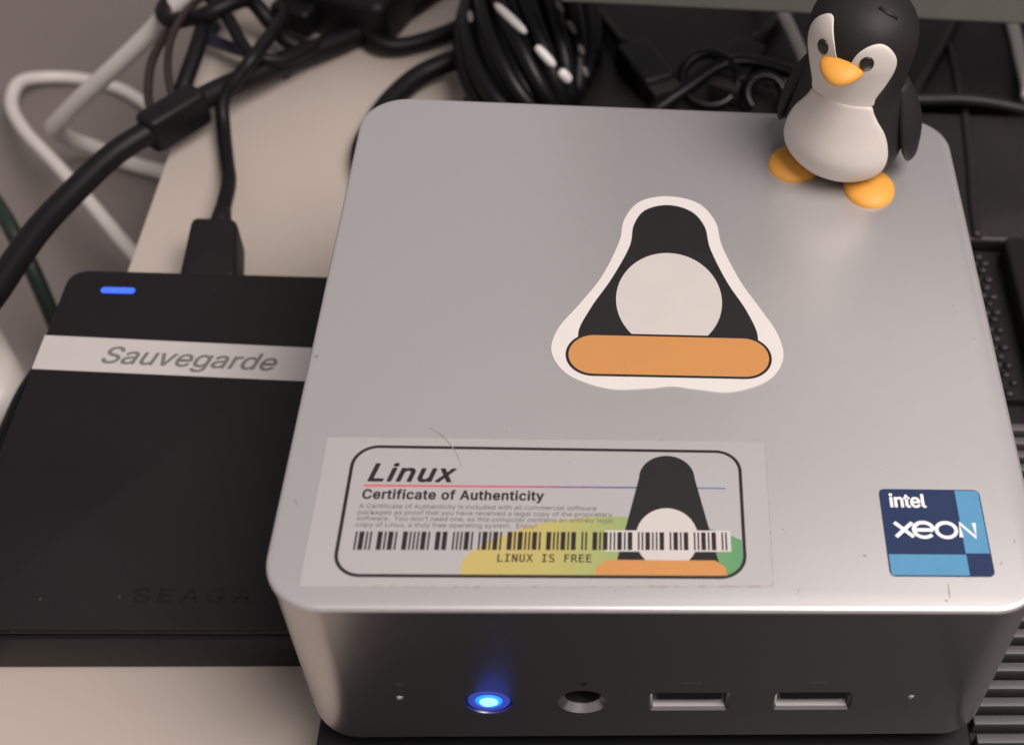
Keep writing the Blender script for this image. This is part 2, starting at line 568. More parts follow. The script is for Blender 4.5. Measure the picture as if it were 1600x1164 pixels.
cut(body, cuts)
# rubber foot plate between case and body
pobj('foot_plate', rbox(-56, 56, -55.5, 55.5, TOPZ, 15.0, 6, .4), BLACKP, smooth=True, angle=40)
for ux, uz in USB:
    bm = bmesh.new()
    box(bm, ux - 6.2, ux + 6.2, FY + 9.1, FY + 9.4, uz - 2.7, uz + 2.7)
    port = pobj('usb_port', bm, PORTB)
    bm = bmesh.new()
    box(bm, ux - 5.5, ux + 5.5, FY + .55, FY + 9.0, uz - .35, uz + 2.6)
    bevel(bm, .15, 1)
    t = pobj('tongue', bm, PORTB, port)
    bm = bmesh.new()
    box(bm, ux - 6.1, ux + 6.1, FY + .4, FY + 9.0, uz - 2.72, uz - 2.4)
    pobj('shell_floor', bm, STEEL, port)
    bm = bmesh.new()
    box(bm, ux - 1.7, ux + 1.7, FY - .015, FY + .02, uz + 6.0, uz + 6.7)
    t = pobj('port_mark', bm, MARKM, port)
bm = bmesh.new()
n = 32
def ann(y, r): return [(JX + r * math.cos(2 * math.pi * k / n), y, JZ + r * math.sin(2 * math.pi * k / n)) for k in range(n)]
loops(bm, [ann(FY + 2.4, 3.0), ann(FY + 1.45, 2.99), ann(FY + 1.5, 2.8), ann(FY + 9, 2.7)], cap0=False)
jack = pobj('headphone_jack', bm, PORTB, smooth=True, angle=40)
bm = bmesh.new()
cyl_y(bm, JX + .2, 37.0, .55, .55, FY - .02, FY + .02, 16)
pobj('port_mark', bm, PORTB, jack)
# power button: ring with the light's halo put in as blue emission, lit lens, dark power mark
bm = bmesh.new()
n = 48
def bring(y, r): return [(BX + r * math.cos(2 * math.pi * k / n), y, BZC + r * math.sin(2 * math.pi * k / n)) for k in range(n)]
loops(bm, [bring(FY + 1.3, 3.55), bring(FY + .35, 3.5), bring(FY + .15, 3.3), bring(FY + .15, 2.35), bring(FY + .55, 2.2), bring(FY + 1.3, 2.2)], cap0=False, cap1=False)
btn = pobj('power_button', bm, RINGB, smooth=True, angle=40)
bm = bmesh.new()
loops(bm, [bring(FY + 1.2, 2.18), bring(FY + .25, 2.16), bring(FY + .08, 1.9), bring(FY + .05, 1.5)])
led = pobj('lit_lens', bm, LEDB, btn, smooth=True)
bm = bmesh.new()
loops(bm, [bring(FY + .3, 1.55), bring(FY + .04, 1.5), bring(FY - .02, 1.1), bring(FY - .05, .5)])
pobj('lit_core', bm, LEDW, btn, smooth=True)
led['label'] = 'glowing blue power light'
pl = bpy.data.lights.new('power_halo_fill', 'POINT')  # added point light floating before the button, spreads its blue halo
pl.energy = 0.00013
pl.color = (0.03, 0.12, 1.0)
pl.shadow_soft_size = 0.003
plo = bpy.data.objects.new('power_halo_fill', pl)
C.objects.link(plo)
plo.location = Vector((BX, FY - 4.0, BZC - 4.6)) * MM
bm = bmesh.new()
box(bm, -42.8, -41.4, FY - .015, FY + .02, 36.6, 37.2)
pobj('port_mark', bm, MARKM)
bm = bmesh.new(); ellipsoid(bm, (-42.5, FY + .45, 32.3), (.66, .5, .5), 12, 8); pobj('pinhole_bead', bm, STEEL, smooth=True)
bm = bmesh.new(); ellipsoid(bm, (43.0, FY + .45, 32.0), (.66, .5, .5), 12, 8); pobj('pinhole_bead', bm, STEEL, smooth=True)
# hairs and scratches on the lid
def scratch(pts, r=.07):
    b = bmesh.new()
    path = catmull([(x, y, LT + r * .5) for x, y in pts], 6)
    tube(b, path, [r * (0.35 + 0.65 * math.sin(math.pi * (i + .5) / len(path))) for i in range(len(path))], 5)
    return pobj('scratch', b, HAIR, smooth=True)
scratch([(-38.3, -25.6), (-36.2, -27.2), (-34.6, -29.2), (-33.4, -31.2), (-32.6, -33.6)], .09)
scratch([(-36.0, -57.4), (-35.6, -56.6), (-34.8, -56.0)])
scratch([(-24.6, 2.0), (-24.3, 2.7)], .12)
scratch([(43.9, -54.6), (43.8, -57.2)], .07)
scratch([(31.0, -49.5), (31.6, -49.7)], .12)
scratch([(43.0, -57.6), (43.4, -57.7)], .12)
scratch([(20.0, -56.6), (20.5, -55.6)], .06)
scratch([(-57.5, -40), (-56.9, -41.1)], .08)
for k in range(26):
    x, y = random.uniform(-57, 57), random.uniform(-58, -25 if k < 17 else 50)
    a = random.uniform(0, 3.1); l = random.uniform(.15, .8)
    scratch([(x, y), (x + l * math.cos(a), y + l * math.sin(a))], random.uniform(.03, .08))

# ------------------------------------------------------------------ certificate sticker
ST = LT + .03
cert = empty('certificate_sticker', (-19, -41.5, LT), 'wide certificate sticker with barcode on clear film at the front of the lid', 'sticker')
def sob(root, name, bm, m, **k):
    o = obj(name, bm, m, root, **k)
    o.location = -root.location
    return o
film = sob(cert, 'clear_film', prism([(-54.3, -55.7), (16.4, -55.2), (16.7, -27.4), (-54.3, -27.8)], LT + .005, ST), FILM)
# dust caught along the film edge
bm = bmesh.new()
def dust(p, q, n, wmax):
    p, q = Vector(p), Vector(q)
    d = (q - p).normalized(); nn = Vector((-d.y, d.x))
    ring0, ring1 = [], []
    for i in range(n + 1):
        c = p.lerp(q, i / n) + nn * random.uniform(-.05, .05)
        w = max(.02, wmax * random.random() ** 2)
        ring0.append(bm.verts.new((*(c - nn * w), LT + .012))); ring1.append(bm.verts.new((*(c + nn * w), LT + .042)))
    for i in range(n):
        bm.faces.new((ring0[i], ring0[i + 1], ring1[i + 1], ring1[i]))
dust((-54.3, -55.75), (16.4, -55.25), 90, .22)
dust((-54.3, -27.75), (-15, -27.5), 50, .22)
dust((16.45, -55.2), (16.75, -27.4), 40, .10)
dust((-54.35, -55.7), (-54.35, -27.8), 40, .08)
sob(cert, 'edge_dust', bm, DUST)
def frame(cx, cy, w, d, r, t, z0, z1):
    b = bmesh.new()
    o, i = rr(w, d, r, 10, cx, cy), rr(w - 2 * t, d - 2 * t, r - t, 10, cx, cy)
    loops(b, [[(x, y, z0) for x, y in o], [(x, y, z1) for x, y in o], [(x, y, z1) for x, y in i], [(x, y, z0) for x, y in i]], False, False)
    return b
sob(cert, 'border', frame(-18.75, -41.65, 62.6, 24.7, 4.2, .55, ST, ST + .03), INK)
# yellow to green patch, kept inside the border
patch = [(-30.9, -53.45)] + [(-31.1, -52.2), (-30.9, -50.9), (-30.1, -49.7), (-28.3, -48.3), (-25.5, -46.6), (-22.0, -44.9), (-18.0, -43.7), (-13.5, -43.0), (-9.0, -42.65), (-4.0, -42.75), (1.0, -43.3), (5.0, -44.1), (9.0, -45.4), (11.9, -46.9)] + [(11.95, -50.5), (11.4, -52.2), (10.3, -53.1), (9.0, -53.45)]
sob(cert, 'colour_patch', prism(patch, ST, ST + .02), BLOB)
# plain stand-in for the printed picture: dark dome, pale disc, orange band
def arch(cx, y0, y1, wt, wb, n=24):
    pts = []
    for i in range(n + 1):
        a = math.pi * i / n
        pts.append((cx + wt * math.cos(a), y1 - wt + wt * math.sin(a)))
    return [(cx + wb, y0)] + pts + [(cx - wb, y0)]
sob(cert, 'printed_dome', prism(arch(.3, -53.4, -30.6, 4.5, 8.4), ST + .022, ST + .032), VINYLB)
sob(cert, 'printed_disc', prism([(.2 + 4.9 * math.cos(a), -46.6 + 5.6 * math.sin(a)) for a in [2 * math.pi * i / 40 for i in range(40)]], ST + .033, ST + .042), VINYLC)
sob(cert, 'printed_band', prism([(-10.8, -53.4), (9.4, -53.4), (9.2, -51.9), (7.6, -50.7), (-9.0, -50.7), (-10.6, -51.9)], ST + .034, ST + .043), VINYLO)
def ctext(name, s, m, *a, **k):
    o = text(name, s, m, cert, *a, **k)
    o.location = -cert.location
    return o
bm = prism([(-47.4, -37.45), (-4.3, -37.2), (-4.3, -36.9), (-47.4, -37.05)], ST + .001, ST + .02)
box(bm, 5.0, 9.7, -37.15, -36.87, ST + .001, ST + .02)
sob(cert, 'coloured_rule', bm, RULE)
ctext('headline', 'Linux', INK, -47.0, -33.6, -36.35, -32.9, ST + .002, shear=.26, fat=.34, spacing=1.08)
ctext('subtitle', 'Certificate of Authenticity', INK, -47.4, -19.4, -39.75, -37.95, ST + .002, fat=.17, spacing=1.08)
lines = ['A Certificate of Authenticity is included with all commercial software', 'packages as proof that you have received a legal copy of the proprietary',
         "software.  You don't need one, as this computer contains an entirely legal", 'copy of Linux, a truly free operating system.  Enjoy!']
for s, x1, y in zip(lines, (-10.9, -8.4, -8.2, -20.1), (-41.55, -42.72, -43.85, -45.0)):
    ctext('small_print', s, INKG, -47.6, x1, y, y + .85, ST + .024, h=.01)
bm = bmesh.new()
pat = 'nwnn wnwn wnnnwn ww nnnwn nwnwn wnwnnwn wnnwnw nn wnwnnwnw nnwnnw nwnw nnwnw nn'
raw = []
x = 0
for ch in pat:
    if ch == ' ':
        x += .95; continue
    w = .46 if ch == 'n' else 1.25
    raw.append((x, x + w)); x += w + .56
k = 57.0 / (x - .56)
for a, c in raw:
    box(bm, -47.4 + a * k, -47.4 + c * k, -49.2 + (a * k) * .007, -45.9 + (a * k) * .007, ST + .048, ST + .056)
sob(cert, 'barcode', bm, INK)
bm = prism([(-47.8, -49.45), (10.1, -49.0), (10.1, -45.15), (-47.8, -45.7)], ST + .044, ST + .047)
# pale ground behind the bars, only over the coloured part of the print
bm.free()
bm = prism([(-9.5, -49.2), (10.2, -49.1), (10.2, -45.15), (-9.5, -45.3)], ST + .0445, ST + .0475)
sob(cert, 'barcode_ground', bm, VINYLC)
ctext('code_text', 'LINUX IS FREE', INK, -25.7, -11.5, -51.15, -49.75, ST + .024, h=.01, spacing=1.1, fnt=MONO, fat=.06)

# ------------------------------------------------------------------ die-cut sticker in the middle of the lid
dc = empty('die_cut_sticker', (1, 7, LT), 'white die-cut sticker with black dome and orange band in the middle of the lid', 'sticker')
def smooth2(pts, sub=8):
    return [(v.x, v.y) for v in catmull([(x, y, 0) for x, y in pts], sub, True)]
outl = [(1.3, 32.3), (7.0, 30.6), (10.2, 25.5), (11.2, 19.0), (14.2, 10.0), (17.6, 3.0), (20.4, -3.2), (21.0, -9.0), (18.0, -14.0), (11.5, -16.8), (5.5, -16.4), (1.2, -15.8), (-3.0, -16.4), (-9.5, -16.6), (-16.2, -13.8), (-19.4, -8.8), (-18.6, -3.2), (-15.0, 3.0), (-11.2, 10.0), (-8.2, 19.0), (-7.2, 25.5), (-4.2, 30.6)]
sob(dc, 'white_backing', prism(smooth2(outl), LT + .005, LT + .13), VINYL)
dome = [(1.2, 29.8), (5.6, 28.2), (8.1, 24.0), (9.0, 18.0), (11.8, 9.5), (15.2, 2.0), (16.8, -4.5), (14.5, -10.2), (8.0, -13.0), (1.0, -13.6), (-6.0, -13.0), (-12.6, -10.2), (-15.0, -4.5), (-13.0, 2.0), (-9.4, 9.5), (-6.2, 18.0), (-5.4, 24.0), (-3.2, 28.2)]
sob(dc, 'printed_dome', prism(smooth2(dome), LT + .132, LT + .142), VINYLB)
disc = [(1.1 + 9.6 * math.cos(a), 4.6 + 12.0 * math.sin(a)) for a in [2 * math.pi * i / 56 for i in range(56)]]
sob(dc, 'printed_disc', prism(disc, LT + .143, LT + .152), VINYLC)
sob(dc, 'band_outline', prism(rr(36.0, 9.9, 4.9, 10, 1.0, -8.9), LT + .153, LT + .163), VINYLB)
sob(dc, 'printed_band', prism(rr(35.0, 8.9, 4.4, 10, 1.0, -8.9), LT + .164, LT + .172), VINYLO)

# ------------------------------------------------------------------ processor badge
bd = empty('processor_badge', (43.3, -45, LT), 'square blue processor badge reading intel xeon on the lid', 'badge')
bm = rbox(34.9, 51.7, -53.4, -36.75, LT + .005, LT + .14, 1.0, .05, 5)
sob(bd, 'backing', bm, NAVY)
Z1 = LT + .142
def bq(x0, x1, y0, y1): return prism([(x0, y0), (x1, y0), (x1, y1), (x0, y1)], Z1, Z1 + .01)
sob(bd, 'navy_field', bq(35.1, 47.35, -49.2, -36.95), NAVY)
sob(bd, 'blue_side_band', bq(47.55, 51.5, -49.1, -36.95), SKYB)
sob(bd, 'blue_base_band', bq(35.1, 47.6, -53.2, -49.35), SKYB)
o = text('maker_name', 'intel', BADGEW, bd, 36.4, 42.2, -40.35, -37.75, Z1 + .012, h=.04, fat=.26); o.location = -bd.location
bm = bmesh.new()
ZB = Z1 + .03
def stroke(pts, w=.34):
    tube(bm, [(x, y, ZB) for x, y in pts], w, 8)
bx0, by0, hh = 36.7, -46.1, 2.75
stroke([(bx0, by0 + hh), (bx0 + 2.9, by0)]); stroke([(bx0, by0), (bx0 + 2.9, by0 + hh)])
def ring(cx, a0, a1, rx=1.62, ry=1.42, n=20):
    return [(cx + rx * math.cos(math.radians(a0 + (a1 - a0) * i / n)), by0 + hh / 2 + ry * math.sin(math.radians(a0 + (a1 - a0) * i / n))) for i in range(n + 1)]
stroke(ring(41.35, 0, 320)); stroke([(39.8, by0 + hh / 2), (42.9, by0 + hh / 2)])
stroke(ring(45.05, 0, 360))
stroke([(47.35, by0), (47.35, by0 + hh), (49.75, by0), (49.75, by0 + hh)])
for v in bm.verts:
    v.co.z = ZB + (v.co.z - ZB) * .12
o = sob(bd, 'product_name', bm, BADGEW)

# ------------------------------------------------------------------ penguin figurine
TH = math.radians(-24.7)
pg = empty('penguin_figurine', (36.4, 45.9, LT), 'small rubber penguin figurine standing on the back right of the lid', 'figurine', rz=TH)
PROF = [(0.5, 5.5), (1.2, 7.8), (2.5, 9.7), (5, 11.3), (8, 11.9), (11, 11.75), (14, 11.25), (17, 10.6), (19.5, 9.95), (21, 9.7), (23, 9.75), (26, 10.05), (29.6, 10.4), (33.2, 9.95), (36.0, 8.4), (38.0, 5.9), (39.1, 3.2)]
PC = [Vector((0, r, z)) for z, r in PROF]
PS = catmull(PC, 6) + [Vector((0, 1.2, 39.5))]
def prad(z):
    for a, b in zip(PS, PS[1:]):
        if a.z <= z <= b.z:
            t = (z - a.z) / max(1e-6, b.z - a.z)
            return a.y + (b.y - a.y) * t
    return PS[0].y if z < PS[0].z else PS[-1].y
def yoff(z):
    return -1.0 * math.exp(-((z - 8) / 5) ** 2)
def psurf(a, z, e=0):
    a = math.radians(a); r = prad(z) + e
    return Vector((r * math.sin(a), yoff(z) - r * math.cos(a), z))
bm = bmesh.new()
rings = [[tuple(psurf(360 * k / 64, p.z)) for k in range(64)] for p in PS]
loops(bm, rings)
obj('body', bm, PBLACK, pg, smooth=True, angle=70)
def skin(name, outline, cen, m, e=.28, nr=14):
    """raised patch on the body; outline in (degrees from the front, height)"""
    ol = [(v.x, v.y) for v in catmull([(a, z, 0) for a, z in outline], 6, True)]
    b = bmesh.new()
    c = b.verts.new(psurf(cen[0], cen[1], e))
    prev = None
    n = len(ol)
    for j in range(1, nr + 2):
        t = min(j, nr) / nr
        ee = e if j < nr else (e * .6 if j == nr else -.25)
        row = [b.verts.new(psurf(cen[0] + (a - cen[0]) * (t if j < nr else (1.0 if j == nr else 1.012)), cen[1] + (z - cen[1]) * t, ee)) for a, z in ol]
        if prev is None:
            for i in range(n): b.faces.new((c, row[i], row[(i + 1) % n]))
        else:
            for i in range(n): b.faces.new((prev[i], prev[(i + 1) % n], row[(i + 1) % n], row[i]))
        prev = row
    return obj(name, b, m, pg, smooth=True)
rhalf = [(37, 20.6), (40, 22.4), (48, 25.3), (53.5, 28.3), (53.5, 31.0), (46, 33.2), (36, 34.3), (25, 34.2), (15.5, 33.3), (9, 31.9), (5.5, 30.0)]
lhalf = [(37, 20.6), (41, 22.4), (50, 25.5), (57, 28.8), (58, 31.8), (52, 34.6), (42, 36.1), (32, 36.2), (24, 35.0), (16, 33.0), (8.5, 30.2)]
face = [(0, 20.2), (17, 20.2)] + rhalf + [(0, 29.0)] + [(-a, z) for a, z in lhalf[::-1]] + [(-17, 20.2)]
skin('face', face, (0, 27.0), PWHITE, .30, 18)
bh = [(20, 20.9), (36, 20.6), (40, 19.2), (45, 17.4), (54, 14.6), (60, 11.4), (62, 8.4), (58, 4.8), (45, 2.6), (26, 1.4), (9, 1.0)]
skin('belly', bh + [(-a, z) for a, z in bh[::-1]], (0, 10), PWHITE, .45, 16)
for s in (-1, 1):
    p = psurf(21.5 if s > 0 else -27, 30.8 if s > 0 else 31.2, .25)
    b = bmesh.new()
    out = Vector((math.sin(math.radians(s * 24)), -math.cos(math.radians(s * 24)), 0))
    M3 = out.to_track_quat('Z', 'Y').to_matrix()
    ellipsoid(b, p, (1.35, 1.55, .5), 20, 10, M3)
    obj('eye', b, PEYE, pg, smooth=True)
b = bmesh.new()
ellipsoid(b, (0, 0, 0), (4.2, 4.6, 1.65), 32, 18)
for v in b.verts:
    y = v.co.y
    if y < 0:
        v.co.x *= 1 - .16 * (y / 4.6) ** 2
        v.co.z -= .9 * (y / 4.6) ** 2
    if abs(v.co.z) < 9: v.co.z += 28.9
    v.co.y += -10.1
    v.co.x -= .5
obj('beak', b, PORANGE, pg, smooth=True)
for s in (-1, 1):
    b = bmesh.new()
    ellipsoid(b, (0, 0, 0), (5.2, 5.9, 2.2), 36, 16)
    for v in b.verts:
        v.co.z = max(v.co.z, 0) * (1.0 + .12 * (v.co.y / 6.6))
        if v.co.z < .02 : v.co.z = 0.0
    a = math.radians(s * 20)
    for v in b.verts:
        x, y = v.co.x, v.co.y
        v.co.x = x * math.cos(a) - y * math.sin(a) + s * 7.9 + .4
        v.co.y = x * math.sin(a) + y * math.cos(a) - 6.3
        v.co.z += .04
    bmesh.ops.remove_doubles(b, verts=b.verts, dist=.001)
    obj('foot', b, PORANGE, pg, smooth=True, angle=60)
    # flipper: flattened tapering paddle hanging from the shoulder
    b = bmesh.new()
    nj = 16
    rings = []
    for j in range(nj + 1):
        t = j / nj
        w = 4.9 * math.sin(math.pi * min(1, .10 + .86 * t ** 1.45)) ** .7 + .35
        th = 1.55 * math.sin(math.pi * min(1, .18 + t * .74)) ** .8 + .2
        if j == nj: w, th = .5, .3
        cx = s * (8.9 + 7.6 * t - 2.6 * t * t); cy = 1.2 + .8 * t; cz = 21.4 - 17.4 * t
        rings.append([(cx + s * th * math.cos(q), cy + w * math.sin(q), cz + th * .35 * math.cos(q)) for q in [2 * math.pi * k / 20 for k in range(20)]])
    loops(b, rings)
    obj('flipper', b, PBLACK, pg, smooth=True, angle=80)
b = bmesh.new()
tube(b, [tuple(psurf(a, z, .02)) for a, z in ((38, 38.6), (52, 38.0), (64, 37.2))], .36, 8)
obj('slot', b, PORTB, pg, smooth=True)

# ------------------------------------------------------------------ external hard drive, its label and its plug
hd = empty('external_hard_drive', (-95.2, 9, 0), 'flat black external hard drive with blue light left of the mini computer', 'hard drive')
HX0, HX1, HY0, HY1 = -129.8, -60.4, -36.6, 54.4
sob(hd, 'bottom_shell', rbox(HX0, HX1, HY0, HY1, 0, 11.5, 4, .8), HDDG, smooth=True, angle=40)
sob(hd, 'seam', rbox(HX0 + .7, HX1 - .7, HY0 + .7, HY1 - .7, 11.5, 12.2, 3.5, .05), PORTB)
sob(hd, 'top_cover', rbox(HX0 + .1, HX1 - .1, HY0 + .1, HY1 - .1, 12.2, 14, 4, .7), HDDM, smooth=True, angle=40)
bm = prism(rr(7.2, 1.7, .8, 6, -118.0, 48.1), 14.002, 14.12)
sob(hd, 'status_light', bm, LEDH)['label'] = 'blue status light'
o = text('raised_name', 'SEAGATE', HDDG, hd, -96.4, -67.0, -30.6, -27.6, 14.0, h=.03, spacing=1.3, fat=.35); o.location = -hd.location
tp = empty('label_tape', (-101, 29, 14), 'white label tape reading Sauvegarde across the hard drive', 'label')
sob(tp, 'tape', prism([(-129.6, 25.0), (-61, 22.6), (-61, 32.0), (-129.6, 34.4)], 14.003, 14.12), TAPE)
bm_t = text('lettering', 'Sauvegarde', TAPET, tp, -116.4, -80.6, 26.4, 31.0, 14.122, h=.02, shear=.28, fat=.25)
bm_t.location = -tp.location
bm_t.data.transform(Matrix.Rotation(0, 4, 'Z'))
for v in bm_t.data.vertices:
    v.co.y += (v.co.x + .0985) * -.035

cb = empty('drive_cable', (-100.5, 66, 0), 'black cable with moulded plug running back from the hard drive', 'cable')
bm = rbox(-107.0, -94.6, 54.6, 74.5, 1.6, 12.4, 2.2, 1.6)
for v in bm.verts:
    if v.co.y > 70: v.co.x = -101.2 + (v.co.x + 101.2) * .86
    v.co.x -= (v.co.y - 54.6) * .12
sob(cb, 'plug', bm, HDDM, smooth=True, angle=50)
bm = bmesh.new()
tube(bm, [(-103.2, 74, 7), (-103.6, 79, 7), (-104, 83, 7)], [3.2, 2.4, 1.9], 12)
sob(cb, 'strain_relief', bm, HDDM, smooth=True)
bm = bmesh.new()
tube(bm, catmull([(-103.6, 77.1, 7.0), (-104.0, 84.3, 7.0), (-105.2, 94.7, 5.4), (-108.3, 105.5, 3.4), (-111.1, 116.7, 4.2), (-111.4, 122.4, 8.5), (-107.4, 126.4, 13.0), (-103.5, 132.3, 16.0), (-102.3, 149.3, 12.0), (-100.9, 167.3, 8.0), (-100.0, 181.6, 4.0), (-98, 210, 2.0)], 8), 1.8, 12)
sob(cb, 'wire', bm, CABLEB, smooth=True)

# ------------------------------------------------------------------ loose cables
def cable(name, label, pts, r, m, cat='cable', group=None):
    b = bmesh.new()
    tube(b, catmull(pts, 8), r, 14)
    return tag(obj(name, b, m, smooth=True, org=pts[len(pts) // 2]), label, cat, group)
cable('power_cable', 'thick black cable arching from the left edge over the desk corner', [(-150.5, 10, 3), (-148.7, 40.0, 8.0), (-146.8, 54.6, 8.0), (-143.9, 71.4, 8.0), (-139.6, 84.9, 8.0), (-132.6, 99.4, 9.0), (-122.8, 111.1, 10.0), (-114.3, 123.3, 9.5), (-105.2, 134.2, 8.0), (-95.9, 146.1, 6.0), (-85.7, 156.7, 4.2), (-73.4, 170.8, 3.1), (-63.8, 184.4, 3.1), (-50.0, 205, 3.1)], 3.0, CABLEB)
cable('short_cable', 'thick black cable curving out behind the lid corner', [(-72, 96, 3), (-75.2, 109.8, 3.0), (-73.4, 121.6, 3.0), (-70.4, 131.2, 3.2), (-64.6, 140.8, 4.0), (-58.1, 145.7, 5.0), (-50.5, 148.3, 7.0), (-44, 150, 12)], 2.9, CABLEB)
cable('thin_cable', 'thin brown black cable drooping past the desk edge', [(-121.5, 114.5, 8.5), (-125.0, 114.8, 7.5), (-128.2, 117.8, 7.2), (-130.6, 123.5, 8.0), (-131.8, 134.3, 10.0), (-131.3, 145.6, 10.0), (-131.5, 156, 8.0), (-130.2, 166, 8.0), (-128, 182, 8.0)], 1.15, CABLEN)
cable('steep_cable', 'straight black cable dropping into the thick cable', [(-121.4, 112.5, 8.2), (-122.4, 116, 7.6), (-123.0, 121.2, 7.4), (-121.7, 129.5, 10.0), (-120.7, 139.3, 12.0), (-120.8, 150.8, 12.0), (-119.2, 162, 10.0), (-117, 185, 6.0)], 2.1, CABLEB)
cable('tangled_cable', 'black cable zigzagging at the top of the cable tangle', [(-133, 186, 8), (-133.5, 168, 9), (-134.2, 158.0, 9.6), (-131.0, 153.2, 10.0), (-126.4, 151.8, 12.0), (-119.5, 149.4, 15.5), (-113.7, 153.5, 16.5), (-110.2, 158.7, 14.0), (-106.0, 157.0, 9.0), (-100.6, 152.0, 6.0), (-93.6, 151.4, 3.0)], 2.2, CABLEB)
cable('navy_cable', 'short dusky navy cable between two black cables', [(-122, 160, 4), (-122.1, 153.3, 5.0), (-117.9, 149.6, 6.0), (-110.2, 146.0, 6.0), (-104.3, 145.2, 4.0), (-99, 143, 2.0)], 1.7, CABLEU)
cable('white_rod_cable', 'thick white cable slanting down at the upper left', [(-100, 176, 40), (-117.1, 167.5, 22.0), (-129.4, 162.1, 12.0), (-140.8, 161.3, 0.0), (-152.9, 162.5, -12.0), (-166.0, 164.9, -25.0), (-178.0, 168.4, -38.0), (-183.0, 172.0, -45.0), (-183.0, 179.0, -55.0), (-178.2, 183.3, -62.0), (-171.2, 182.7, -66.6), (-156.2, 178.3, -67.4), (-135, 172, -67.4)], 2.55, CABLEW)
cable('white_loop_cable', 'white cable looping at the far left edge of the picture', [(-128, 190, -67.9), (-153.2, 203.5, -67.9), (-167.6, 211.2, -67.9), (-180.4, 220.8, -67.9), (-194.5, 226.0, -67.9), (-206.1, 223.9, -66), (-211.3, 215.3, -62.0), (-207.6, 198.4, -58.0), (-196.0, 178.7, -52.0), (-180.6, 158.7, -46.0), (-163.9, 137.0, -40.0), (-149.7, 119.9, -40.0), (-139.6, 110.1, -46.0), (-130, 98, -60), (-118, 90, -67.9)], 2.1, CABLEW)
cable('green_cable', 'dark green black cable at the left edge above the white adapter', [(-215, 170, -67.8), (-198, 146, -50), (-185.6, 128.8, -32.0), (-177.1, 117.4, -30.0), (-172.1, 110.0, -32.0), (-167.2, 102.6, -40.0), (-162, 92, -67.8)], 2.2, CABLEG)
cable('hanging_cable', 'black cable hanging beside the hard drive below the white adapter', [(-137.5, 55.0, -14), (-138.8, 46.4, -10), (-140.8, 38.6, -10.0), (-142.6, 30.2, -12.0), (-143.5, 21.7, -14.0), (-143.8, 10.7, -18.0), (-143, -20, -40), (-142, -50, -67)], 3.0, CABLEB)
cable('rear_cable', 'dark grey cable crossing the case behind the penguin figurine', [(30, 131, 15.2), (50, 128.6, 15.2), (62.6, 127.2, 14.4), (68.7, 126.8, 14.4), (74.9, 126.8, 14.6), (83.8, 126.8, 15.2), (92.8, 126.4, 14.8), (101.6, 124.8, 14.2), (111.8, 121.6, 14.2), (135, 116, 14.2), (170, 118, 14.2)], 1.55, CASEG)
cable('white_rear_cable', 'short white cable end behind the head of the penguin figurine', [(46.5, 137, 9.8), (43.5, 144.5, 11.0), (40.5, 152.5, 14.0), (37.0, 161.0, 17), (33, 175, 18), (30, 196, 10.2)], 1.7, CABLEW)
cable('white_side_cable', 'white cable at the top right edge of the picture', [(102.0, 126, 17.6), (103.6, 134.0, 16.2), (104.8, 147.0, 14.6), (105.6, 158.1, 14.1), (106, 175, 14.1), (107, 197, 14.1)], 1.8, CABLEW)
cable('strap_cable', 'flat grey strap slanting behind the penguin figurine', [(70.2, 125.4, 12.0), (72.6, 131.9, 13.4), (78.6, 144.0, 13.4), (85.4, 158.5, 13.6), (92, 175, 13.4)], 1.25, CASEG, 'strap')

cable('upper_cable', 'black cable crossing the top edge right of the white cable', [(-150, 196, 12), (-138, 180, 14), (-127, 167, 16), (-117, 160, 20), (-106, 161, 20), (-96, 170, 16), (-88, 186, 10)], 1.6, CABLEB)
cable('slack_cable', 'slack black cable joining the knot of cables above the drive plug', [(-128, 176, 6), (-122, 163, 10), (-114.5, 150, 14.5), (-109.5, 141, 13.0), (-105.2, 136.5, 12.2), (-98, 139, 9.5), (-92, 150, 7), (-86, 166, 2)], 1.7, CABLEB)
cable('frayed_cable', 'thin black cable rising beside the thin brown one', [(-120.5, 114, 9), (-122.8, 119, 10), (-125.5, 128, 13), (-126.8, 140, 14.5), (-125.0, 152, 15), (-121, 164, 14), (-116, 184, 10)], 1.0, CABLEN)
jb = empty('cable_connector', (-121.5, 113.5, 0), 'black inline connector lying along the thick black cable', 'connector', rz=.93)
bjb = rbox(-9, 9, -3.6, 3.6, 4.2, 14.2, 2.2, 1.6)
obj('housing', bjb, BLACKP, jb, smooth=True, angle=50)

# coiled cables and plugs behind the mini computer
def coil(name, label, cx, cy, z, r, tilt, rad, m, n=40, a0=0, a1=360):
    pts = []
    for i in range(n + 1):
        a = math.radians(a0 + (a1 - a0) * i / n)
        pts.append((cx + r * math.cos(a), cy + r * math.sin(a) * math.cos(tilt), z + r * math.sin(a) * math.sin(tilt) + .9 * i / n))
    b = bmesh.new()
    tube(b, pts, rad, 12)
    return tag(obj(name, b, m, smooth=True, org=(cx, cy, z)), label, 'cable')
coil('coiled_cable', 'round loop of glossy black cable behind the lid', 15.5, 132.5, 13.5, 7.6, .55, 1.5, GLOSSB, a0=20, a1=385)
coil('looped_cable', 'narrow loop of black cable nearest the penguin figurine', 30.5, 127.5, 13.0, 5.0, .8, 1.35, GLOSSB, a0=-40, a1=230)
cable('flat_cable', 'glossy black cable lying straight behind the lid', [(-12, 90, 10.4), (-10, 104, 10.4), (-2, 118, 10.8), (8, 128, 13), (22, 138, 16), (40, 136, 14), (58, 128, 10.4)], 2.0, GLOSSB)
